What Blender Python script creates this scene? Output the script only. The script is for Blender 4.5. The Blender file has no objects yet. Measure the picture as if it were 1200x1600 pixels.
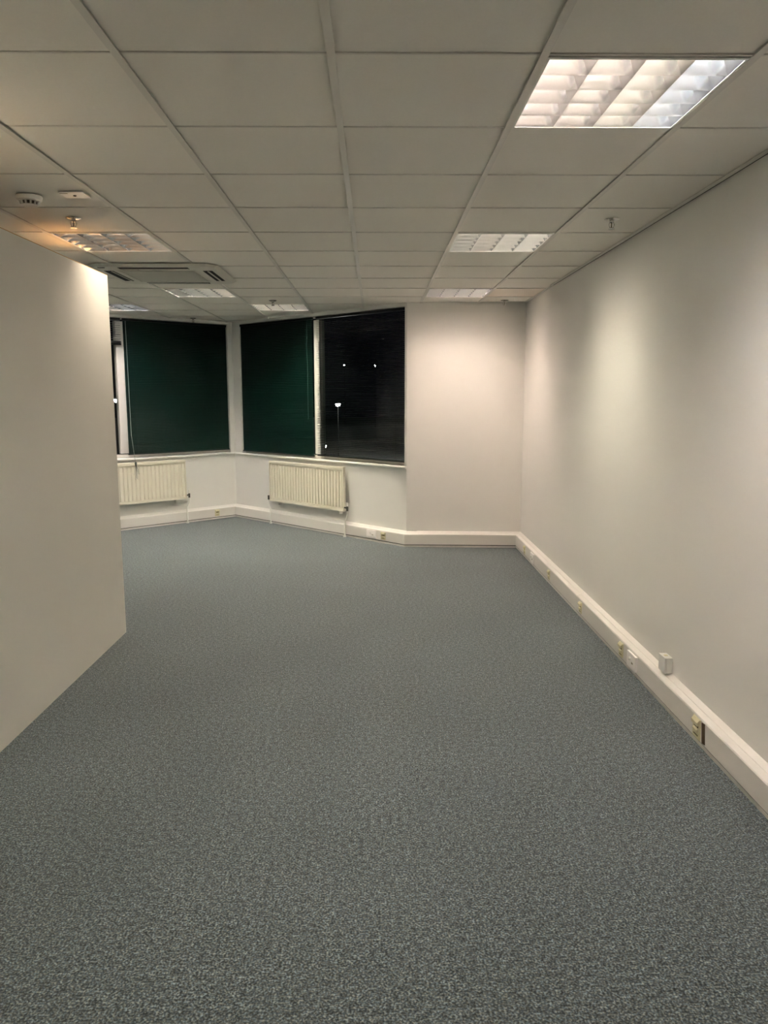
import bpy, bmesh, math, random
from mathutils import Vector, Matrix
random.seed(7)
S = bpy.context.scene
COL = S.collection

# ------------------------------------------------------------------ camera, world, exposure
F_PX, YAW, PITCH, ROLL = 1200.43, 0.0120, 0.1511, -0.0013
CAM_H, CEIL = 1.6238, 2.5678
fw = Vector((math.sin(YAW) * math.cos(PITCH), math.cos(YAW) * math.cos(PITCH), -math.sin(PITCH)))
ri = Vector((math.cos(YAW), -math.sin(YAW), 0)); up = ri.cross(fw)
r2 = math.cos(ROLL) * ri + math.sin(ROLL) * up
u2 = -math.sin(ROLL) * ri + math.cos(ROLL) * up
cd = bpy.data.cameras.new('camera'); cam = bpy.data.objects.new('camera', cd); COL.objects.link(cam)
m = Matrix((r2, u2, -fw)).transposed().to_4x4(); m.translation = Vector((0, 0, CAM_H)); cam.matrix_world = m
cd.sensor_fit = 'VERTICAL'; cd.sensor_height = 36; cd.lens = 36 * F_PX / 1600; cd.clip_start = 0.02; cd.clip_end = 500
S.camera = cam
w = bpy.data.worlds.new('night_sky'); S.world = w; w.use_nodes = True
w.node_tree.nodes['Background'].inputs[0].default_value = (0.012, 0.012, 0.016, 1)
w.node_tree.nodes['Background'].inputs[1].default_value = 0.015
S.view_settings.view_transform = 'Standard'; S.view_settings.look = 'None'
S.view_settings.gamma = 1; S.view_settings.use_curve_mapping = False
S.view_settings.exposure = 2.70
TUBE = 21.0                       # emission of the fluorescent tubes
C_PINK, C_NEUT, C_COOL, C_WARM = (1, .82, .715), (.98, .92, .76), (.86, .92, 1.0), (1, .86, .70)

# ------------------------------------------------------------------ materials
def new_mat(name):
    mt = bpy.data.materials.new(name); mt.use_nodes = True
    return mt, mt.node_tree, mt.node_tree.nodes['Principled BSDF']
def plain(name, col, rough=.5, metal=0, spec=.5, bump=0, bscale=200, var=0, vscale=3):
    mt, nt, b = new_mat(name)
    b.inputs['Base Color'].default_value = (*col, 1); b.inputs['Roughness'].default_value = rough
    b.inputs['Metallic'].default_value = metal; b.inputs['Specular IOR Level'].default_value = spec
    tc = nt.nodes.new('ShaderNodeTexCoord')
    if var:
        n = nt.nodes.new('ShaderNodeTexNoise'); n.inputs['Scale'].default_value = vscale; n.inputs['Detail'].default_value = 4
        nt.links.new(tc.outputs['Object'], n.inputs['Vector'])
        mx = nt.nodes.new('ShaderNodeMix'); mx.data_type = 'RGBA'
        mx.inputs[6].default_value = (*[c * (1 - var) for c in col], 1); mx.inputs[7].default_value = (*[min(1, c * (1 + var)) for c in col], 1)
        nt.links.new(n.outputs['Fac'], mx.inputs[0]); nt.links.new(mx.outputs[2], b.inputs['Base Color'])
    if bump:
        n = nt.nodes.new('ShaderNodeTexNoise'); n.inputs['Scale'].default_value = bscale; n.inputs['Detail'].default_value = 3
        nt.links.new(tc.outputs['Object'], n.inputs['Vector'])
        bp = nt.nodes.new('ShaderNodeBump'); bp.inputs['Strength'].default_value = bump; bp.inputs['Distance'].default_value = .002
        nt.links.new(n.outputs['Fac'], bp.inputs['Height']); nt.links.new(bp.outputs[0], b.inputs['Normal'])
    return mt
def emis(name, col, s):
    mt = bpy.data.materials.new(name); mt.use_nodes = True; nt = mt.node_tree; nt.nodes.clear()
    e = nt.nodes.new('ShaderNodeEmission'); e.inputs[0].default_value = (*col, 1); e.inputs[1].default_value = s
    o = nt.nodes.new('ShaderNodeOutputMaterial'); nt.links.new(e.outputs[0], o.inputs[0]); return mt

def carpet_mat():
    mt, nt, b = new_mat('carpet_loop_pile')
    b.inputs['Roughness'].default_value = .95; b.inputs['Specular IOR Level'].default_value = .15
    b.inputs['Sheen Weight'].default_value = .25; b.inputs['Sheen Roughness'].default_value = .5
    tc = nt.nodes.new('ShaderNodeTexCoord')
    def noise(sc, det, w=0):
        n = nt.nodes.new('ShaderNodeTexNoise'); n.inputs['Scale'].default_value = sc; n.inputs['Detail'].default_value = det
        mp = nt.nodes.new('ShaderNodeMapping'); mp.inputs['Location'].default_value = (w, w * 2, 0)
        nt.links.new(tc.outputs['Object'], mp.inputs[0]); nt.links.new(mp.outputs[0], n.inputs['Vector']); return n
    fine = noise(150, 4); hue = noise(120, 2, 31); mid = noise(48, 3, 17); big = noise(1.3, 4, 9)
    cr = nt.nodes.new('ShaderNodeValToRGB'); e = cr.color_ramp.elements
    e[0].position = .34; e[0].color = (.019, .0245, .0275, 1); e[1].position = .66; e[1].color = (.235, .262, .262, 1)
    m1 = e.new(.5) if hasattr(e, 'new') else None
    m1.color = (.077, .0905, .096, 1)
    nt.links.new(fine.outputs['Fac'], cr.inputs[0])
    c2 = nt.nodes.new('ShaderNodeValToRGB'); e2 = c2.color_ramp.elements
    e2[0].position = .4; e2[0].color = (.86, .98, 1.1, 1); e2[1].position = .6; e2[1].color = (1.1, 1.03, .92, 1)
    nt.links.new(hue.outputs['Fac'], c2.inputs[0])
    mx = nt.nodes.new('ShaderNodeMix'); mx.data_type = 'RGBA'; mx.blend_type = 'MULTIPLY'; mx.inputs[0].default_value = 1
    nt.links.new(cr.outputs[0], mx.inputs[6]); nt.links.new(c2.outputs[0], mx.inputs[7])
    mm = nt.nodes.new('ShaderNodeMapRange'); mm.inputs[1].default_value = .32; mm.inputs[2].default_value = .68; mm.inputs[3].default_value = .60; mm.inputs[4].default_value = 1.40
    nt.links.new(mid.outputs['Fac'], mm.inputs[0])
    mr = nt.nodes.new('ShaderNodeMapRange'); mr.inputs[1].default_value = .3; mr.inputs[2].default_value = .7; mr.inputs[3].default_value = .93; mr.inputs[4].default_value = 1.07
    nt.links.new(big.outputs['Fac'], mr.inputs[0])
    m2 = nt.nodes.new('ShaderNodeVectorMath'); m2.operation = 'SCALE'
    nt.links.new(mx.outputs[2], m2.inputs[0]); pr_ = nt.nodes.new('ShaderNodeMath'); pr_.operation = 'MULTIPLY'
    nt.links.new(mr.outputs[0], pr_.inputs[0]); nt.links.new(mm.outputs[0], pr_.inputs[1]); nt.links.new(pr_.outputs[0], m2.inputs['Scale']); nt.links.new(m2.outputs[0], b.inputs['Base Color'])
    bp = nt.nodes.new('ShaderNodeBump'); bp.inputs['Strength'].default_value = .5; bp.inputs['Distance'].default_value = .004
    nt.links.new(fine.outputs['Fac'], bp.inputs['Height']); nt.links.new(bp.outputs[0], b.inputs['Normal'])
    return mt

def glass_mat():
    mt = bpy.data.materials.new('window_glass'); mt.use_nodes = True; nt = mt.node_tree; nt.nodes.clear()
    t = nt.nodes.new('ShaderNodeBsdfTransparent'); t.inputs[0].default_value = (.82, .86, .85, 1)
    g = nt.nodes.new('ShaderNodeBsdfGlossy'); g.inputs['Roughness'].default_value = .0
    f = nt.nodes.new('ShaderNodeFresnel'); f.inputs[0].default_value = 1.5
    mx = nt.nodes.new('ShaderNodeMixShader'); o = nt.nodes.new('ShaderNodeOutputMaterial')
    gm = nt.nodes.new('ShaderNodeNewGeometry'); sb = nt.nodes.new('ShaderNodeMath'); sb.operation = 'SUBTRACT'; sb.inputs[0].default_value = 1; sb.use_clamp = True
    ml = nt.nodes.new('ShaderNodeMath'); ml.operation = 'MULTIPLY'
    nt.links.new(gm.outputs['Backfacing'], sb.inputs[1]); nt.links.new(sb.outputs[0], ml.inputs[0]); nt.links.new(f.outputs[0], ml.inputs[1]); nt.links.new(ml.outputs[0], mx.inputs[0]); nt.links.new(t.outputs[0], mx.inputs[1]); nt.links.new(g.outputs[0], mx.inputs[2])
    nt.links.new(mx.outputs[0], o.inputs[0]); return mt

M = dict(
    wall=plain('painted_plaster', (.80, .78, .735), .6, spec=.3, bump=.12, bscale=90, var=.012, vscale=2),
    part=plain('partition_paint', (.77, .74, .68), .6, spec=.3, bump=.1, bscale=90, var=.01, vscale=1.5),
    tile=plain('mineral_fibre_tile', (.86, .82, .755), .9, spec=.1, bump=.35, bscale=420, var=.03, vscale=130),
    tee=plain('ceiling_tee_enamel', (.72, .68, .62), .4),
    gap=plain('painted_shade', (.004, .004, .004), .9),
    trunk=plain('trunking_pvc', (.735, .70, .655), .38, var=.01, vscale=4),
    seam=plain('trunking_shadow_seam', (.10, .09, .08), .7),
    carpet=carpet_mat(),
    frame=plain('white_window_frame', (.78, .74, .68), .35),
    sill=plain('gloss_white_sill', (.82, .80, .75), .3),
    glass=glass_mat(),
    slat=plain('dark_green_slat', (.0015, .016, .0115), .38, spec=.35),
    slat2=plain('black_green_slat', (.002, .006, .005), .3, spec=.5),
    rail=plain('black_blind_rail', (.004, .007, .006), .35),
    rad=plain('radiator_cream_enamel', (.80, .75, .62), .3),
    pipe=plain('white_painted_pipe', (.80, .78, .72), .35),
    valve=plain('tarnished_valve', (.10, .10, .08), .4, metal=.7),
    cream=plain('aged_cream_plastic', (.68, .62, .40), .4),
    creamd=plain('shaded_outlet_port', (.16, .13, .06), .6),
    white=plain('white_plastic', (.80, .78, .74), .35),
    brown=plain('brown_hardboard', (.12, .07, .035), .8, var=.15, vscale=60),
    wood=plain('raw_board_edge', (.52, .31, .13), .7, var=.08, vscale=20),
    louvre=plain('specular_aluminium', (.93, .93, .94), .16, metal=.988),
    chrome=plain('chrome', (.7, .68, .66), .2, metal=1),
    cord=plain('clear_grey_cord', (.32, .36, .33), .3),
    wand=plain('smoky_wand', (.03, .07, .06), .3),
    tassel=plain('dark_tassel', (.05, .06, .045), .7),
    ac=plain('aircon_white_plastic', (.70, .67, .60), .45),
    acg=plain('aircon_grille_grey', (.52, .49, .43), .6),
    chamber=plain('grey_chamber', (.16, .15, .13), .6),
    boxw=plain('grey_white_plastic', (.68, .67, .63), .4),
    bright=plain('bright_white_plastic', (.92, .88, .85), .3),
    black=plain('black_opening', (.006, .006, .006), .8),
    asphalt=plain('asphalt', (.10, .10, .10), .9, var=.3, vscale=.3),
    steel=plain('galvanised_pole', (.3, .3, .3), .5, metal=.8),
    stain=plain('stained_tile', (.86, .78, .69), .9, spec=.1, var=.06, vscale=6),
)

# ------------------------------------------------------------------ mesh helpers
class MB:
    def __init__(s): s.bm = bmesh.new()
    def box(s, a, b, bevel=0):
        a, b = [min(p, q) for p, q in zip(a, b)], [max(p, q) for p, q in zip(a, b)]
        vs = [s.bm.verts.new((x, y, z)) for z in (a[2], b[2]) for y in (a[1], b[1]) for x in (a[0], b[0])]
        fs = [s.bm.faces.new([vs[i] for i in f]) for f in ((0, 2, 3, 1), (4, 5, 7, 6), (0, 1, 5, 4), (2, 6, 7, 3), (0, 4, 6, 2), (1, 3, 7, 5))]
        if bevel:
            es = list({e for f in fs for e in f.edges})
            bmesh.ops.bevel(s.bm, geom=es, offset=bevel, segments=2, affect='EDGES', profile=.7)
        return s
    def hexa(s, bot, top):                  # two matching loops of points joined into a solid
        lo = [s.bm.verts.new(p) for p in bot]; hi = [s.bm.verts.new(p) for p in top]; n = len(lo)
        s.bm.faces.new(lo[::-1]); s.bm.faces.new(hi)
        for i in range(n): s.bm.faces.new([lo[i], lo[(i + 1) % n], hi[(i + 1) % n], hi[i]])
        return s
    def prism(s, poly, axis, a, b):         # poly of 2-D points extruded along an axis
        def P(p, t): return {'x': (t, p[0], p[1]), 'y': (p[0], t, p[1]), 'z': (p[0], p[1], t)}[axis]
        return s.hexa([P(p, a) for p in poly], [P(p, b) for p in poly])
    def tube(s, pts, r, seg=10, caps=True):
        pts = [Vector(p) for p in pts]; rings = []
        rr = r if isinstance(r, (list, tuple)) else [r] * len(pts)
        for i, p in enumerate(pts):
            d = (pts[min(i + 1, len(pts) - 1)] - pts[max(i - 1, 0)]).normalized()
            h = Vector((0, 0, 1)) if abs(d.z) < .9 else Vector((1, 0, 0))
            u = d.cross(h).normalized(); v = d.cross(u)
            rings.append([s.bm.verts.new(p + rr[i] * (math.cos(t) * u + math.sin(t) * v)) for t in [2 * math.pi * k / seg for k in range(seg)]])
        for a, b in zip(rings, rings[1:]):
            for k in range(seg): s.bm.faces.new([a[k], a[(k + 1) % seg], b[(k + 1) % seg], b[k]])
        if caps: s.bm.faces.new(rings[0][::-1]); s.bm.faces.new(rings[-1])
        return s
    def lathe(s, prof, seg=28):             # (r, z) profile about local z
        rings = []
        for r, z in prof:
            rings.append([s.bm.verts.new((max(r, 1e-4) * math.cos(2 * math.pi * k / seg), max(r, 1e-4) * math.sin(2 * math.pi * k / seg), z)) for k in range(seg)])
        for a, b in zip(rings, rings[1:]):
            for k in range(seg): s.bm.faces.new([a[k], a[(k + 1) % seg], b[(k + 1) % seg], b[k]])
        s.bm.faces.new(rings[0]); s.bm.faces.new(rings[-1]); return s
    def quad(s, pts):
        s.bm.faces.new([s.bm.verts.new(p) for p in pts]); return s
    def build(s, name, mat, parent=None, smooth=False):
        bmesh.ops.recalc_face_normals(s.bm, faces=s.bm.faces[:])
        me = bpy.data.meshes.new(name); s.bm.to_mesh(me); s.bm.free()
        me.materials.append(mat)
        if smooth:
            for p in me.polygons: p.use_smooth = True
            try: me.set_sharp_from_angle(angle=math.radians(35))
            except Exception: pass
        o = bpy.data.objects.new(name, me); COL.objects.link(o); o.parent = parent
        return o
def thing(name, label=None, cat=None, loc=(0, 0, 0), rotz=0, group=None, kind=None):
    o = bpy.data.objects.new(name, None); COL.objects.link(o); o.empty_display_size = .1
    o.location = loc; o.rotation_euler = (0, 0, rotz)
    if label: o['label'] = label
    if cat: o['category'] = cat
    if group: o['group'] = group
    if kind: o['kind'] = kind
    return o
def dup(root, loc, rotz=None, label=None):
    r = root.copy(); COL.objects.link(r); r.location = loc
    if rotz is not None: r.rotation_euler = (0, 0, rotz)
    if label: r['label'] = label
    for ch in list(root.children):
        c = ch.copy(); COL.objects.link(c); c.parent = r
        for g in ch.children:
            d = g.copy(); COL.objects.link(d); d.parent = c
    return r
def struct(o, label=None):
    o['kind'] = 'structure'
    if label: o['label'] = label
    return o

# ------------------------------------------------------------------ plan of the room
XW, YN, XL = 1.5659, -2.6, -5.4
K = Vector((-1.88, 10.36)); B = Vector((.34, 8.2)); CR = Vector((XW, 8.125)); E0 = Vector((XW, YN))
aL = math.radians(42); DL = Vector((math.cos(aL), math.sin(aL)))       # left bay wall runs along DL up to K
L0 = K - 3.1 * DL
LW = Vector((XL, L0.y))
LN = Vector((XL, YN))
PATH = [LN, LW, L0, K, B, CR, E0]            # clockwise seen from above; the room is on the right-hand side
def nrm(i):
    d = (PATH[i + 1] - PATH[i]).normalized(); return Vector((d.y, -d.x))    # into the room
def off(i, d):                               # mitred offset of plan vertex i
    p = PATH[i]
    if i == 0: return p + nrm(0) * d
    if i == len(PATH) - 1: return p + nrm(i - 1) * d
    n1, n2 = nrm(i - 1), nrm(i); den = 1 + n1.dot(n2)
    return p + (n1 + n2) * (d / den)
def frame_of(i):                             # origin and rotation of wall i: local x along, local -y into the room
    d = (PATH[i + 1] - PATH[i]); return PATH[i], math.atan2(d.y, d.x), d.length
def wthing(name, i, s, z=0, y=0, **k):
    o, a, L = frame_of(i); d = Vector((math.cos(a), math.sin(a))); n = Vector((-d.y, d.x))
    p = o + d * s + n * y
    return thing(name, loc=(p.x, p.y, z), rotz=a, **k)

# floor
fl = MB(); P2 = [LN, LW, L0, K, B, CR, E0]
ex = [Vector((XL - .2, YN - .2)), Vector((XL - .2, L0.y + .2)), L0 + Vector((-.1, .25)), K + Vector((0, .35)), B + Vector((.15, .25)), CR + Vector((.2, .25)), Vector((XW + .2, YN - .2))]
fl.hexa([(p.x, p.y, -.12) for p in ex], [(p.x, p.y, 0) for p in ex])
struct(fl.build('floor', M['carpet']), 'blue-grey speckled loop-pile carpet floor')

# walls
def solid_wall(name, i, z0, z1, t=.12, label=None, mat='wall'):
    a, b = PATH[i], PATH[i + 1]; n = nrm(i); mb = MB()
    oa, ob = off(i, -t), off(i + 1, -t)
    poly = [a, b, ob, oa]
    mb.hexa([(p.x, p.y, z0) for p in poly], [(p.x, p.y, z1) for p in poly])
    return struct(mb.build(name, M[mat]), label)
TOP = CEIL + .30
solid_wall('wall_left', 0, 0, TOP)
solid_wall('wall_far_left', 1, 0, TOP)
solid_wall('wall_right', 5, 0, TOP, label='long off-white painted right wall')
solid_wall('wall_far', 4, 0, TOP, label='narrow off-white wall facing the camera')
mb = MB(); mb.box((XL - .2, YN - .12, 0), (XW + .12, YN, TOP)); struct(mb.build('wall_near', M['wall']))
# narrow pilaster where the far wall meets the bay
mb = MB(); d = (CR - B).normalized(); n = nrm(4)
q0, q1 = B, B + d * .115
mb.hexa([(p.x, p.y, .14) for p in (q0, q0 + n * .004, q1 + n * .007, q1)], [(p.x, p.y, CEIL) for p in (q0, q0 + n * .004, q1 + n * .007, q1)])
struct(mb.build('trim_1', M['wall']))

# bay walls (apron below the window, posts, head)
WIN_B, WIN_T = .868, 2.535
def bay(name, i, s0, s1, post_ends):
    a, b = PATH[i], PATH[i + 1]; L = (b - a).length; d = (b - a).normalized(); n = nrm(i); T = .16
    mb = MB()
    def slab(u0, u1, z0, z1, t0=0, t1=-T):
        pa = a + d * u0; pb = a + d * u1
        poly = [pa + n * t0, pb + n * t0, pb + n * t1, pa + n * t1]
        mb.hexa([(p.x, p.y, z0) for p in poly], [(p.x, p.y, z1) for p in poly])
    slab(0, L, 0, WIN_B - .02); slab(0, L, WIN_T, TOP)
    for u0, u1 in post_ends: slab(u0, u1, WIN_B - .02, WIN_T)
    return struct(mb.build(name, M['wall']))
LR = (B - K).length
bay('wall_bay_right', 3, 0, LR, [(0, .165), (LR - .03, LR)])
bay('wall_bay_left', 2, 0, 3.1, [(3.1 - .062, 3.1), (0, .165)])
# bead on the corner post between the bay windows
o = MB().tube([(K.x + .005, K.y - .012, WIN_B), (K.x + .005, K.y - .012, CEIL)], .006, 8).build('trim_2', M['wall'], smooth=True); struct(o)

# partition with raw board top
PX, PY1, PTOP = -1.7272, 5.167, 2.393
mb = MB(); mb.box((PX - .22, YN, 0), (PX, PY1, PTOP - .004))
pw = struct(mb.build('wall_partition', M['part']), 'off-white partition stopping short of the ceiling')
MB().box((PX - .22, YN, PTOP - .004), (PX, PY1, PTOP)).build('top_board', M['wood'], pw)

# trunking: skirting plus dado trunk, one per wall, mitred
PROF = [(0, 0), (.052, 0), (.052, .022), (.045, .025), (.060, .030), (.060, .136), (.056, .142), (.028, .150), (.026, .153), (.004, .166), (0, .168)]
def base(name, i, label=None):
    mb = MB()
    o = mb.hexa([(*off(i, d), z) for d, z in PROF], [(*off(i + 1, d), z) for d, z in PROF]).build(name, M['trunk'])
    struct(o, label)
    sm = MB()
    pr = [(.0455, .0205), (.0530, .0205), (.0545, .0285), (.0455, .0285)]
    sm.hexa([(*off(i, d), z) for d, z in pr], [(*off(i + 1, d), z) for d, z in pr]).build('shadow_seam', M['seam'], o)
    return o
bases = {}
for nme, i in (('baseboard_far_left', 1), ('baseboard_bay_left', 2), ('baseboard_bay_right', 3), ('baseboard_far', 4), ('baseboard_right', 5)):
    bases[i] = base(nme, i)
def joint(i, s, wd=.05):                    # coupler cover over a joint of the trunking
    o, a, L = frame_of(i); d = Vector((math.cos(a), math.sin(a))); n = nrm(i)
    mb = MB(); pr = [(.055, .0305), (.0615, .0305), (.0615, .137), (.057, .1432), (.028, .1515), (.004, .1675), (0, .166), (.02, .14)]
    A, Bq = o + d * (s - wd / 2), o + d * (s + wd / 2)
    mb.hexa([(*(A + n * dd), z) for dd, z in pr], [(*(Bq + n * dd), z) for dd, z in pr]).build('joint_cover', M['trunk'], bases[i])
joint(5, 8.125 - 5.58, .045); joint(4, 1.12, .03); joint(5, .12, .03)

# ------------------------------------------------------------------ ceiling: tees and tiles
X0, Y0, T = -.7191, 2.3272, .6
LIGHTS = {(2, 0), (2, 4), (2, 8), (-2, 4), (-2, 8), (-1, 10), (-4, 10), (-2, 0), (2, -4), (-2, -4), (-6, 4), (-6, 8), (-6, 0)}
# tile index (i, j): x from X0 + .6 i, y from Y0 + .6 j
def edge_y(x):                               # far limit of the ceiling at x
    if x > B.x: return B.y + (CR.y - B.y) * (x - B.x) / (CR.x - B.x)
    if x > K.x: return K.y + (B.y - K.y) * (x - K.x) / (B.x - K.x)
    if x > L0.x: return K.y + (x - K.x) * DL.y / DL.x
    return L0.y
XEDGE = XW - .010
mb = MB(); st = MB()
for i in range(-8, 4):
    for j in range(-9, 14):
        if (i, j) in LIGHTS or (i, j) == (-2, 6): continue
        x0, x1 = X0 + T * i + .010, X0 + T * (i + 1) - .010
        y0, y1 = Y0 + T * j + .0045, Y0 + T * (j + 1) - .0045
        x1 = min(x1, XEDGE); x0 = max(x0, XL); y0 = max(y0, YN)
        if x1 - x0 < .02 or y1 - y0 < .02: continue
        xs = sorted({x0, x1, *[v for v in (K.x, B.x, L0.x) if x0 < v < x1]})
        pts_far = [(x, min(y1, edge_y(x) + .02)) for x in xs]
        # extra vertices where the sloping edge crosses y1
        ext = []
        for (xa, ya), (xb, yb) in zip(pts_far, pts_far[1:]):
            ea, eb = edge_y(xa) + .02, edge_y(xb - 1e-6) + .02
            ext.append((xa, ya))
            if (ea - y1) * (eb - y1) < 0:
                ext.append((xa + (y1 - ea) / (eb - ea) * (xb - xa), y1))
        ext.append(pts_far[-1])
        if max(p[1] for p in ext) <= y0 + .005: continue
        ext = [(x, y) for x, y in ext]
        # clip against y0
        poly = [(x0, y0), (x1, y0)] + ext[::-1]
        out = []
        for k in range(len(poly)):
            a, b = poly[k], poly[(k + 1) % len(poly)]
            if a[1] >= y0 - 1e-9: out.append(a)
            if (a[1] - y0) * (b[1] - y0) < 0:
                t = (y0 - a[1]) / (b[1] - a[1]); out.append((a[0] + t * (b[0] - a[0]), y0))
        cl = []
        for p in out:
            if not cl or (abs(p[0] - cl[-1][0]) + abs(p[1] - cl[-1][1])) > 1e-4: cl.append(p)
        if len(cl) > 1 and abs(cl[0][0] - cl[-1][0]) + abs(cl[0][1] - cl[-1][1]) < 1e-4: cl.pop()
        if len(cl) < 3: continue
        dz = random.uniform(-.0006, .0006)
        tgt = st if (i, j) in ((3, 8),) else mb
        tgt.hexa([(x, y, CEIL + .005 + dz) for x, y in cl], [(x, y, CEIL + .020 + dz) for x, y in cl])
ceil = struct(mb.build('ceiling', M['tile']), 'suspended ceiling of off-white mineral tiles in a white grid')
o = st.build('tile', M['stain'], ceil); o['label'] = 'water-stained tile'
o = MB()
for i in range(-7, 4):                       # main tees along y, 24 mm wide face
    x = X0 + T * i; ye = min(edge_y(x - .012), edge_y(x + .012)) + .01
    o.prism([(x - .012, CEIL - .003), (x + .012, CEIL - .003), (x + .012, CEIL + .001), (x + .003, CEIL + .0015), (x + .003, CEIL + .03), (x - .003, CEIL + .03), (x - .003, CEIL + .0015), (x - .012, CEIL + .001)], 'y', YN, ye)
o.build('main_tee', M['tee'], ceil)
o = MB()
for j in range(-8, 14):                      # cross tees along x
    y = Y0 + T * j
    xa, xb = XL, XEDGE
    if y > min(L0.y, 8.1):
        xs = [v / 200 for v in range(int(XL * 200), int(XW * 200)) if edge_y(v / 200) > y + .004]
        if not xs: continue
        xa, xb = max(min(xs), XL), min(max(xs), XEDGE)
    o.prism([(y - .008, CEIL + .001), (y + .0005, CEIL + .001), (y + .0005, CEIL + .018), (y + .012, CEIL + .018), (y + .012, CEIL + .021), (y - .008, CEIL + .021)], 'x', xa, xb)
o.build('cross_tee', M['tee'], ceil)
# wall angle trim on the right wall: far end sits tight, nearer part stands off and leaves a gap
o = MB(); o.box((XW - .036, YN, CEIL - .002), (XEDGE, 6.9, CEIL + .001)); o.box((XW - .020, 6.9, CEIL - .003), (XW, 8.12, CEIL + .001))
o.build('edge_trim', M['tee'], ceil)
o = MB(); o.box((XW - .0098, YN, CEIL + .0005), (XW - .0005, 6.9, CEIL + .003)); o.build('painted_shade', M['gap'], ceil)  # near-black strip in the gap, its shadow line painted in as colour
# void above and its lid
lid = MB(); lid.hexa([(p.x, p.y, TOP) for p in ex], [(p.x, p.y, TOP + .05) for p in ex]); struct(lid.build('ceiling_slab', M['gap']))

# ------------------------------------------------------------------ luminaires
tube_mats = {}
def tube_mat(c, k):
    key = (c, k)
    if key not in tube_mats: tube_mats[key] = emis('fluorescent_tube_%d' % (len(tube_mats) + 1), c, TUBE * k)
    return tube_mats[key]
def luminaire_meshes():
    H = .292
    fr = MB()
    for a, b in (((-H, -H), (H, -H + .012)), ((-H, H - .012), (H, H)), ((-H, -H + .012), (-H + .012, H - .012)), ((H - .012, -H + .012), (H, H - .012))):
        fr.box((a[0], a[1], -.0016), (b[0], b[1], .0004))
    ho = MB(); Z = .110
    ho.box((-H, -H, Z), (H, H, Z + .01))
    for a, b in (((-H, -H), (H, -H + .004)), ((-H, H - .004), (H, H)), ((-H, -H), (-H + .004, H)), ((H - .004, -H), (H, H))):
        ho.box((a[0], a[1], .001), (b[0], b[1], Z))
    lo = MB(); R = H - .012; hz = .055; PF = .0516; z0 = .000
    cw = 2 * R / 4
    N = 6
    def prof_w(w0, w1, t): return w0 + w1 * (.07 - math.sqrt(PF * (.095 - .055 * t))) / .0246
    def blade(c, axis, w0, w1, a, b, sides=(1, -1)):
        L = [(c + prof_w(w0, w1, k / N), z0 + hz * k / N) for s_ in (1,) for k in range(N + 1)]
        Rr = [(c - prof_w(w0, w1, k / N), z0 + hz * k / N) for k in range(N, -1, -1)]
        if sides == (1,): Rr = [(c, z0 + hz), (c, z0)]
        if sides == (-1,): L = [(c, z0), (c, z0 + hz)]
        lo.prism(L + Rr, axis, a, b)
    for k in range(1, 4): blade(-R + k * cw, 'y', .0012, .0246, -R, R)
    blade(-R, 'y', .001, .0246, -R, R, (1,)); blade(R, 'y', .001, .0246, -R, R, (-1,))
    ch = 2 * R / 5
    for k in range(1, 5): blade(-R + k * ch, 'x', .0008, .0115, -R, R)
    blade(-R, 'x', .001, .0115, -R, R, (1,)); blade(R, 'x', .001, .0115, -R, R, (-1,))
    tu = []
    for k in range(4):
        c = -R + (k + .5) * cw
        tu.append(MB().tube([(c, -R + .005, .081), (c, R - .005, .081)], .013, 12))
    return fr, ho, lo, tu
fr, ho, lo, tu = luminaire_meshes()
proto = {'frame': fr.build('frame', M['white']), 'housing': ho.build('housing', M['white']), 'louvre': lo.build('louvre', M['louvre'], smooth=True)}
proto_t = [t.build('tube', M['white'], smooth=True) for t in tu]
used = [False]
def luminaire(i, j, label, cols, k=1.0):
    t = thing('ceiling_light', label, 'ceiling light', (X0 + T * (i + .5), Y0 + T * (j + .5), CEIL), 0, 'square louvred ceiling lights')
    for nme, p in proto.items():
        c = p.copy(); COL.objects.link(c); c.parent = t
    for q, p in enumerate(proto_t):
        c = p.copy(); c.data = p.data.copy(); COL.objects.link(c); c.parent = t
        c.data.materials.clear(); kk = k if not isinstance(k, (list, tuple)) else k[q]
        c.data.materials.append(tube_mat(cols[q] if isinstance(cols[0], tuple) else cols, kk))
    return t
luminaire(2, 0, 'large bright louvred square light in the ceiling at upper right, nearest of all', [C_PINK, C_PINK, C_WARM, C_COOL], (.95, .75, .75, 1.0))
luminaire(2, 4, 'bright pinkish louvred square light midway along the right-hand ceiling row', [C_NEUT, C_WARM, C_NEUT, C_NEUT], .82)
luminaire(2, 8, 'small louvred square light in the ceiling next to the far wall on the right', C_PINK, .82)
luminaire(-2, 4, 'dull silver louvred ceiling light above the edge of the partition', C_WARM, .42)
luminaire(-2, 8, 'louvred ceiling light just beyond the air conditioning cassette', C_NEUT, 1.2)
luminaire(-1, 10, 'small louvred ceiling light above the right bay window, beside the corner post', C_NEUT, 1.2)
luminaire(-4, 10, 'louvred ceiling light half hidden behind the partition, above the left bay window', [C_PINK, C_PINK, C_COOL, C_COOL], 1.0)
for i, j, k in ((-2, 0, .8), (2, -4, .35), (-2, -4, .35), (-6, 4, .8), (-6, 8, .8), (-6, 0, .8)):
    luminaire(i, j, 'louvred ceiling light outside the picture frame', C_NEUT, k)
for p in list(proto.values()) + proto_t: bpy.data.objects.remove(p)

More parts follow.
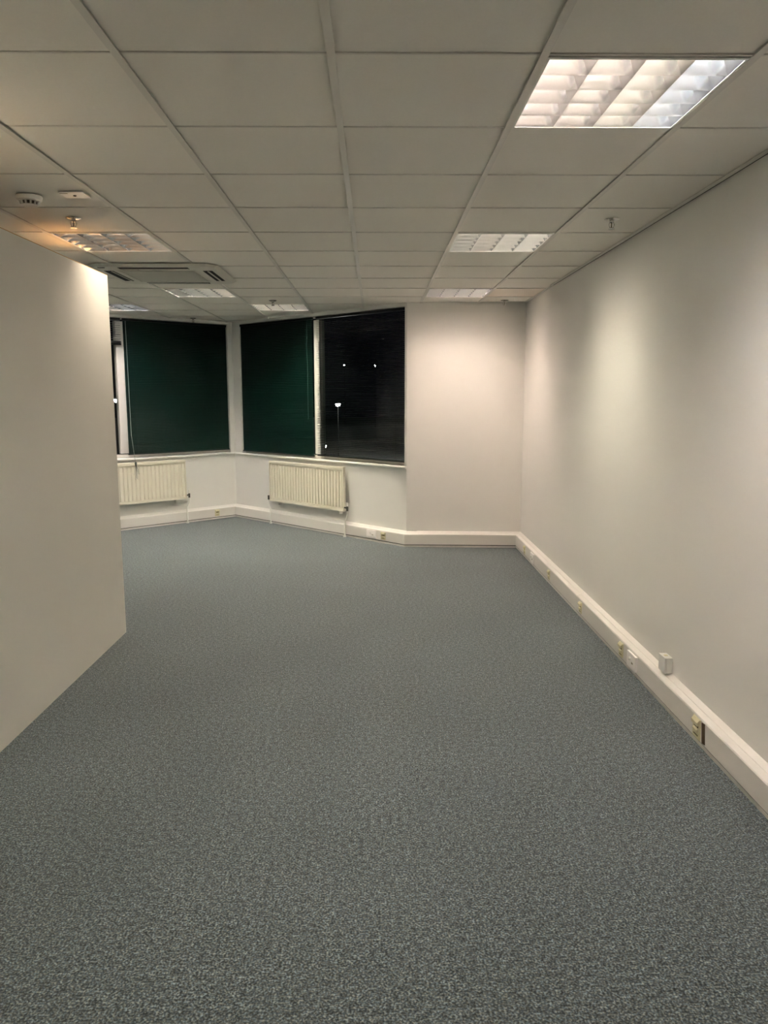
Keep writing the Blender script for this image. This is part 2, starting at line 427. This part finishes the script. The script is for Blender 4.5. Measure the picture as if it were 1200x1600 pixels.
# ------------------------------------------------------------------ air conditioning cassette
cx, cy = X0 + T * (-1.5), Y0 + T * 6.5 + .01
t = thing('air_conditioner', 'square white ceiling cassette air conditioner with black air slots', 'air conditioner', (cx, cy, CEIL))
h, ch = .475, .075
octo = lambda h, c: [(-h + c, -h), (h - c, -h), (h, -h + c), (h, h - c), (h - c, h), (-h + c, h), (-h, h - c), (-h, -h + c)]
mb = MB()
r_out, r_in = octo(h, ch), octo(h - .03, ch * .7)
mb.hexa([(x, y, -.022) for x, y in r_in], [(x, y, -.004) for x, y in r_out])
mb.build('fascia', M['ac'], t)
g = MB(); g.box((-.27, -.27, -.029), (.27, .27, -.021), .003); g.build('intake_grille', M['acg'], t)
mb = MB()
for s in (-.285, .285):
    mb.box((-.285, s - .004, -.026), (.285, s + .004, -.021)); mb.box((s - .004, -.285, -.026), (s + .004, .285, -.021))
mb.build('grille_border', M['ac'], t)
for k in range(4):
    a = k * math.pi / 2; ca, sa = math.cos(a), math.sin(a)
    def rp(x, y, z): return (x * ca - y * sa, x * sa + y * ca, z)
    s_ = MB(); q = [(-.255, -.405), (.255, -.405), (.255, -.335), (-.255, -.335)]
    sl = s_.hexa([rp(x, y, -.0235) for x, y in q], [rp(x, y, -.0205) for x, y in q]).build('air_slot', M['black'], t)
    v = MB(); q = [(-.25, -.352), (.25, -.352), (.25, -.342), (-.25, -.342)] if k != 1 else [(-.25, -.378), (.25, -.378), (.25, -.366), (-.25, -.366)]
    v.hexa([rp(x, y, -.0275) for x, y in q], [rp(x, y, -.0225) for x, y in q]).build('vane', M['ac'], sl)
MB().box((-.40, -.41, -.0245), (-.35, -.39, -.021)).build('indicator', M['black'], t)

# ------------------------------------------------------------------ ceiling devices
def sprinkler(x, y, label):
    t = thing('sprinkler', label, 'sprinkler', (x, y, CEIL), random.uniform(0, .3), 'pendent ceiling sprinklers')
    MB().lathe([(.008, .0), (.038, .0), (.040, -.003), (.030, -.007), (.012, -.009), (.010, -.009)]).build('rosette', M['chrome'], t, True)
    MB().lathe([(.0, -.008), (.012, -.008), (.012, -.018), (.009, -.022), (.0, -.022)], 12).build('body', M['chrome'], t, True)
    MB().tube([(-.011, 0, -.018), (-.015, 0, -.030), (-.011, 0, -.043), (0, 0, -.050), (.011, 0, -.043), (.015, 0, -.030), (.011, 0, -.018)], .0025, 8).build('yoke', M['chrome'], t, True)
    MB().tube([(0, 0, -.02), (0, 0, -.048)], .0028, 8).build('bulb', M['creamd'], t, True)
    MB().lathe([(.0, -.050), (.016, -.050), (.017, -.053), (.0, -.054)], 16).build('deflector', M['chrome'], t, True)
sprinkler(-1.616, 4.34, 'chrome ceiling sprinkler in front of the light above the partition')
sprinkler(1.292, 4.35, 'chrome ceiling sprinkler near the long right wall')
sprinkler(1.314, 7.96, 'small ceiling sprinkler in the far right corner by the stained tile')
sprinkler(-1.021, 7.98, 'small ceiling sprinkler just in front of the light over the right bay window')
sprinkler(-2.242, 9.78, 'small ceiling sprinkler close to the left bay window blind')

t = thing('smoke_detector', 'round white smoke detector on the ceiling above the partition', 'smoke detector', (-1.651, 3.885, CEIL))
MB().lathe([(.0, 0), (.058, 0), (.060, -.006), (.056, -.020), (.048, -.024), (.0, -.024)]).build('mounting_base', M['white'], t, True)
MB().lathe([(.0, -.024), (.034, -.024), (.034, -.040), (.0, -.040)], 20).build('chamber', M['chamber'], t, True)
cg = MB()
for k in range(12):
    a = 2 * math.pi * k / 12; c, s = math.cos(a), math.sin(a)
    cg.tube([(.045 * c, .045 * s, -.022), (.038 * c, .038 * s, -.041)], .0045, 6)
cg.build('vent_cage', M['white'], t)
MB().lathe([(.0, -.040), (.040, -.040), (.040, -.044), (.030, -.049), (.0, -.050)]).build('cap', M['white'], t, True)
t = thing('ceiling_sensor', 'flat square white sensor plate on the ceiling beside the smoke detector', 'sensor', (-1.420, 3.85, CEIL), 0)
MB().box((-.058, -.052, -.006), (.058, .052, 0), .001).build('plate', M['bright'], t)
MB().lathe([(0, -.006), (.008, -.006), (.006, -.009), (0, -.009)], 14).build('lens', M['black'], t)
MB().box((-.058, -.040, -.0068), (-.02, -.034, -.0058)).build('latch', M['creamd'], t)

# ------------------------------------------------------------------ windows and blinds
def window(name, i, lo, hi, mulls, label):
    o, a, L = frame_of(i)
    t = wthing(name, i, 0, label=label, kind='structure')
    f = MB(); y0, y1 = .065, .125
    f.box((lo, y0, WIN_B - .02), (hi, y1, WIN_B + .045), .004); f.box((lo, y0, WIN_T - .014), (hi, y1, WIN_T), .004)
    edges = [lo] + mulls + [hi]
    f.box((lo, y0, WIN_B + .044), (lo + .045, y1, WIN_T - .013)); f.box((hi - .045, y0, WIN_B + .044), (hi, y1, WIN_T - .013))
    for c in mulls: f.box((c - .055, y0 - .012, WIN_B + .055), (c + .055, y1, WIN_T - .04), .004)
    f.build('window_frame', M['frame'], t)
    xs = [lo + .045] + [v for c in mulls for v in (c - .055, c + .055)] + [hi - .045]
    for k in range(0, len(xs), 2):
        MB().box((xs[k], .094, WIN_B + .044), (xs[k + 1], .098, WIN_T - .013)).build('pane', M['glass'], t)
    return t
def sill(parent, i):
    # mitred board with rounded nose, in world coordinates relative to the wall's own frame
    o, a, L = frame_of(i); R = Matrix.Rotation(-a, 2)
    pr = [(-.07, WIN_B - .024), (.026, WIN_B - .024), (.031, WIN_B - .019), (.033, WIN_B - .010), (.031, WIN_B - .003), (.026, WIN_B + .001), (-.07, WIN_B + .001)]
    def pt(k, d, z):
        v = off(k, d) if not (k == 4) else PATH[4] + nrm(3) * d + (PATH[4] - PATH[3]).normalized() * .004
        v = R @ (v - o); return (v.x, v.y, z)
    MB().hexa([pt(i, d, z) for d, z in pr], [pt(i + 1, d, z) for d, z in pr]).build('window_sill', M['sill'], parent)
w1 = window('window_1', 3, .165, LR - .03, [1.625], 'night window in the right bay wall')
sill(w1, 3)
w2 = window('window_2', 2, .165, 3.1 - .062, [3.1 - 1.50], 'night window in the left bay wall')
sill(w2, 2)

def blind(i, s0, s1, zb, tilt, pitch, mat, label, wand=None, ztop=2.528, zl=None):
    t = wthing('venetian_blind', i, (s0 + s1) / 2, z=zb, y=.022, label=label, cat='window blind', group='dark venetian blinds in the bay windows')
    hw = (s1 - s0) / 2; H = ztop - zb
    MB().box((-hw, -.014, H - .028), (hw, .014, H), .002).build('headrail', M['rail'], t)
    sl = MB(); z = .018; pitch = (H - .028 - .024) / round((H - .052) / pitch); c, s = math.cos(tilt), math.sin(tilt); n = 0
    while z < H - .027:
        pts = []
        for k in range(5):                    # gently crowned slat, 25 mm wide
            u = -.0125 + .025 * k / 4; cr = .0028 * (1 - (u / .0125) ** 2)
            pts.append((u * c - cr * s, u * s + cr * c))
        th = .0004
        loop = pts + [(p[0] + th * s, p[1] - th * c) for p in pts[::-1]]
        jit = random.uniform(-.0006, .0006)
        sl.hexa([(-hw + .003 + jit, y, z + zz) for y, zz in loop], [(hw - .003 + jit, y, z + zz + random.uniform(-.0004, .0004)) for y, zz in loop])
        z += pitch; n += 1
    sl.build('slats', mat, t, True)
    MB().box((-hw, -.013, 0), (hw, .013, .013), .003).build('bottom_rail', M['rail'], t)
    for q in (-hw + .12, hw - .12):
        MB().tube([(q, -.0145, .01), (q, -.0145, H - .02)], .0007, 5).build('ladder_cord', M['rail'], t)
    return t, hw, H
tl = math.radians(66)
tA, hwA, HA = blind(3, .172, 1.585, .893, tl, .0205, M['slat'], 'closed dark green venetian blind on the left of the right bay window')
MB().tube([(hwA - .075, -.022, HA - .03), (hwA - .07, -.024, HA * .27)], .0032, 8).build('tilt_wand', M['wand'], tA, True)
tB, hwB, HB = blind(3, 1.655, LR - .045, .905, math.radians(6), .0205, M['slat2'], 'open black-looking venetian blind with the street light visible through it')
MB().tube([(-hwB + .08, -.022, HB - .03), (-hwB + .085, -.024, HB * .34)], .0028, 8).build('tilt_wand', M['rail'], tB, True)
# left bay: local x of the wall runs towards the corner, so s -> 3.1 - s
tC, hwC, HC = blind(2, 3.1 - 1.478, 3.1 - .070, .905, tl, .0205, M['slat'], 'closed dark green venetian blind covering the left bay window beside the corner post')
MB().tube([(-hwC + .030, -.020, HC - .03), (-hwC + .034, -.024, HC * .14)], .0034, 8).build('tilt_wand', M['cord'], tC, True)
cb = MB(); cb.tube([(-hwC + .034, -.024, HC * .14), (-hwC + .03, -.085, -.02), (-hwC + .026, -.122, -.085)], .0011, 5)
cb.tube([(-hwC + .038, -.024, HC * .14), (-hwC + .036, -.085, -.02), (-hwC + .029, -.122, -.085)], .0011, 5)
cb.build('pull_cord', M['cord'], tC)
ts = MB(); ts.tube([(-hwC + .028, -.122, -.078), (-hwC + .028, -.122, -.085), (-hwC + .027, -.123, -.10), (-hwC + .029, -.122, -.135)], [.005, .013, .014, .007], 8); 
for k in range(9):
    dx = random.uniform(-.035, .04); L_ = random.uniform(.10, .20)
    ts.tube([(-hwC + .028, -.122, -.12), (-hwC + .028 + dx * .7, -.126 - random.uniform(0, .008), -.12 - L_ * .45), (-hwC + .028 + dx, -.124, -.12 - L_)], .0013, 5)
ts.build('tassel', M['tassel'], tC)
# raised blind at the far left of the left bay, its lower edge lifted
tD, hwD, HD = blind(2, .14, 3.1 - 1.505, 2.215, math.radians(10), .026, M['slat2'], 'raised dark venetian blind at the top left, beside the partition edge')
st = MB()
for k in range(9): st.box((-hwD, -.013, .013 + k * .0035), (hwD, .013, .0145 + k * .0035))
st.build('gathered_slats', M['rail'], tD)

# ------------------------------------------------------------------ radiators
def radiator(i, s0, s1, zb, zt, label, valves):
    t = wthing('radiator', i, (s0 + s1) / 2, z=0, label=label, cat='radiator', group='cream panel radiators under the bay windows')
    hw = (s1 - s0) / 2; yb, yf = -.052, -.090
    pn = MB(); n = int(round(2 * hw / .0533)); m_ = .012; p = (2 * hw - 2 * m_) / n
    pn.box((-hw, yb, zb), (hw, yf + .018, zt), .003)              # back body
    # pressed front: flat border with vertical raised flutes between recesses
    pn.box((-hw, yf, zt - .030), (hw, yf + .019, zt), .003); pn.box((-hw, yf, zb), (hw, yf + .019, zb + .030), .003)
    pn.box((-hw, yf, zb), (-hw + m_, yf + .019, zt)); pn.box((hw - m_, yf, zb), (hw, yf + .019, zt))
    for k in range(n):
        c = -hw + m_ + (k + .5) * p; a = p * .36; b = p * .22
        poly_o = [(c - a, yf + .0185), (c - b, yf - .001), (c + b, yf - .001), (c + a, yf + .0185)]
        z0, z1 = zb + .042, zt - .050
        bot = [(x, y, z0) for x, y in poly_o]; top = [(x, y, z1) for x, y in poly_o]
        pn.hexa(bot, top)
    pn.build('panel', M['rad'], t)
    MB().box((-hw + .002, yf + .004, zt - .002), (hw - .002, yb - .002, zt + .004), .002).build('top_edge', M['rad'], t)
    for sx in (-hw + .12, hw - .12):
        MB().box((sx - .015, yb, zb - .045), (sx + .015, 0, zb + .08)).build('bracket', M['pipe'], t)
    for side, kind in valves:
        x = side * (hw + .045); zv = zb + .045
        v = MB(); v.tube([(side * hw, -.07, zv), (x, -.07, zv)], .009, 10); v.tube([(x, -.07, zv - .035), (x, -.07, zv + .02)], .012, 12)
        v.build('valve', M['valve'], t, True)
        MB().tube([(x, -.07, zv + .018), (x, -.07, zv + .022), (x, -.07, zv + .062), (x, -.07, zv + .066)], [.010, .017, .014, .009] if kind == 'cap' else [.006, .009, .009, .006], 14).build('valve_cap', M['pipe'], t, True)
        MB().tube([(x, -.07, zv - .03), (x, -.07, zv - .06), (x - side * .006, -.072, zv - .10), (x - side * .035, -.074, zv - .15), (x - side * .04, -.074, zv - .19), (x - side * .04, -.074, .002)], .0085, 12).build('pipe', M['pipe'], t, True)
        MB().lathe([(.0, .0), (.019, .0), (.017, .006), (.0, .006)], 16).build('floor_collar', M['pipe'], t).location = (x - side * .04, -.074, 0)
    return t
radiator(3, .842, 2.203, .295, .805, 'cream panel radiator with pipes at both ends under the right bay window', [(1, 'cap'), (-1, 'thin')])
radiator(2, 3.1 - 2.144, 3.1 - .783, .315, .815, 'cream panel radiator under the left bay window with a blind tassel hanging over it', [(1, 'thin'), (-1, 'cap')])

# ------------------------------------------------------------------ outlets on the trunking
def data_outlet(i, s, label, big=1.0):
    t = wthing('data_outlet', i, s, z=.084, y=-.060, label=label, cat='wall outlet', group='cream data outlets along the trunking')
    w_, h_ = .034 * big, .043 * big
    MB().box((-w_, -.006, -h_), (w_, 0, h_), .0015).build('faceplate', M['cream'], t)
    # sloping hood at the top
    MB().prism([(-.006, .042 * big), (-.017, .030 * big), (-.017, .016 * big), (-.006, .018 * big)], 'x', -w_ * .85, w_ * .85).build('hood', M['cream'], t)
    MB().box((-w_ * .6, -.0075, .004 * big), (w_ * .6, -.0055, .016 * big)).build('port', M['creamd'], t)
    MB().prism([(-.006, .002), (-.014, -.004), (-.014, -.012), (-.006, -.016)], 'x', -w_ * .6, w_ * .6).build('label_strip', M['cream'], t)
    MB().box((-w_ * .6, -.0075, -.030 * big), (w_ * .6, -.0055, -.026 * big)).build('seam', M['creamd'], t)
    return t
def power_socket(i, s, label):
    t = wthing('power_socket', i, s, z=.085, y=-.060, label=label, cat='wall socket', group='white power outlets along the trunking')
    MB().box((-.073, -.013, -.045), (.073, 0, .045), .002).build('faceplate', M['bright'], t)
    MB().lathe([(0, -.0), (.010, -.0), (.010, .008), (.007, .011), (0, .011)], 14).build('boss', M['white'], t, True).matrix_local = Matrix.Translation((-.012, -.013, .012)) @ Matrix.Rotation(math.radians(90), 4, 'X')
    for dx in (.012, .026):
        MB().box((dx, -.0145, -.012), (dx + .006, -.0125, -.002)).build('pin_hole', M['creamd'], t)
    return t
Y = lambda y: 8.125 - y
data_outlet(5, Y(7.56), 'cream data outlet on the right trunking, nearest the far corner', .95)
data_outlet(5, Y(6.47), 'cream data outlet on the right trunking, second from the far corner', .95)
data_outlet(5, Y(5.44), 'cream data outlet on the right trunking just nearer than the trunking joint', .95)
data_outlet(5, Y(4.50), 'cream data outlet on the right trunking, next to a white socket plate', 1)
data_outlet(5, Y(3.385), 'large cream data outlet nearest the camera, beside a tilted brown strip', 1.15)
power_socket(5, Y(7.16), 'white socket plate on the right trunking near the far corner')
power_socket(5, Y(4.29), 'white socket plate with round boss below the surface box on the right wall')
power_socket(3, 2.632, 'white socket plate on the trunking under the right bay window')
data_outlet(3, 2.811, 'cream data outlet beside the white plate under the right bay window', 1)
data_outlet(2, 3.1 - .336, 'cream data outlet on the trunking under the left bay window', 1)
# brown strip
t = wthing('brown_strip', 5, Y(3.315), z=.082, y=-.0605, label='tilted dark brown strip on the trunking face beside the nearest data outlet', cat='strip')
t.rotation_euler.y = math.radians(-8)
MB().box((-.015, -.003, -.046), (.015, 0, .050)).build('board', M['brown'], t)
# surface box on the wall
t = wthing('surface_box', 5, Y(3.905), z=.168, y=0, label='small white square surface box on the right wall above the trunking', cat='junction box')
MB().box((-.044, -.034, 0), (.044, 0, .084), .003).build('back_box', M['boxw'], t)
MB().box((-.044, -.042, 0), (.044, -.034, .084), .002).build('cover_plate', M['boxw'], t)
MB().box((-.012, -.030, .0835), (.006, -.012, .0865)).build('cable_entry', M['cream'], t)

# ------------------------------------------------------------------ outside at night
gr = MB(); gr.box((-120, 12.5, -4.75), (120, 220, -4.65)); struct(gr.build('ground_outside', M['asphalt']))
lampm = emis('street_lamp_glow', (1, .97, .92), 60)
M['pole'] = plain('dark_pole', (.006, .006, .006), .9, spec=.03)
def street_lamp(px, py, dist, hz=None, label='', energy=0, size=.34):
    dr = (r2 * ((px - 600) / F_PX) + u2 * (-(py - 800) / F_PX) + fw)
    k = dist / dr.y; p = Vector((0, 0, CAM_H)) + dr * k
    G = -4.65
    t = thing('street_lamp', label, 'street lamp', (p.x, p.y, G))
    h = p.z - G
    MB().tube([(0, 0, 0), (0, 0, h * .5), (0, 0, h + .05)], [.05, .04, .03], 10).build('pole', M['pole'], t, True)
    hd = MB(); hd.lathe([(0, h + .22), (size * .5, h + .16), (size * 1.05, h + .08), (size * 1.05, h + .05), (0, h + .05)], 16); hd.build('head', M['steel'], t, True)
    MB().lathe([(0, h + .05), (size, h + .04), (size * .6, h - .14), (0, h - .18)], 16).build('lamp_glass', lampm, t, True)
    if energy:
        ld = bpy.data.lights.new('lamp_light', 'POINT'); ld.energy = energy; ld.color = (1, .95, .88); ld.shadow_soft_size = .3
        lo_ = bpy.data.objects.new('lamp_light', ld); COL.objects.link(lo_); lo_.parent = t; lo_.location = (.8, -.8, h - .3)
street_lamp(528, 632, 72, label='bright street lamp seen through the open blind of the right bay window', energy=350, size=.24)
street_lamp(181, 625, 60, label='bright street lamp seen past the edge of the partition', energy=0, size=.15)
street_lamp(538, 570, 150, label='tiny distant street lamp above the bright one, seen through the open blind', size=.10)
street_lamp(586, 571, 150, label='tiny distant street lamp high at the right of the open blind', size=.11)
street_lamp(508, 697, 64, label='low white outdoor lamp near the bottom left of the open blind', size=.10)
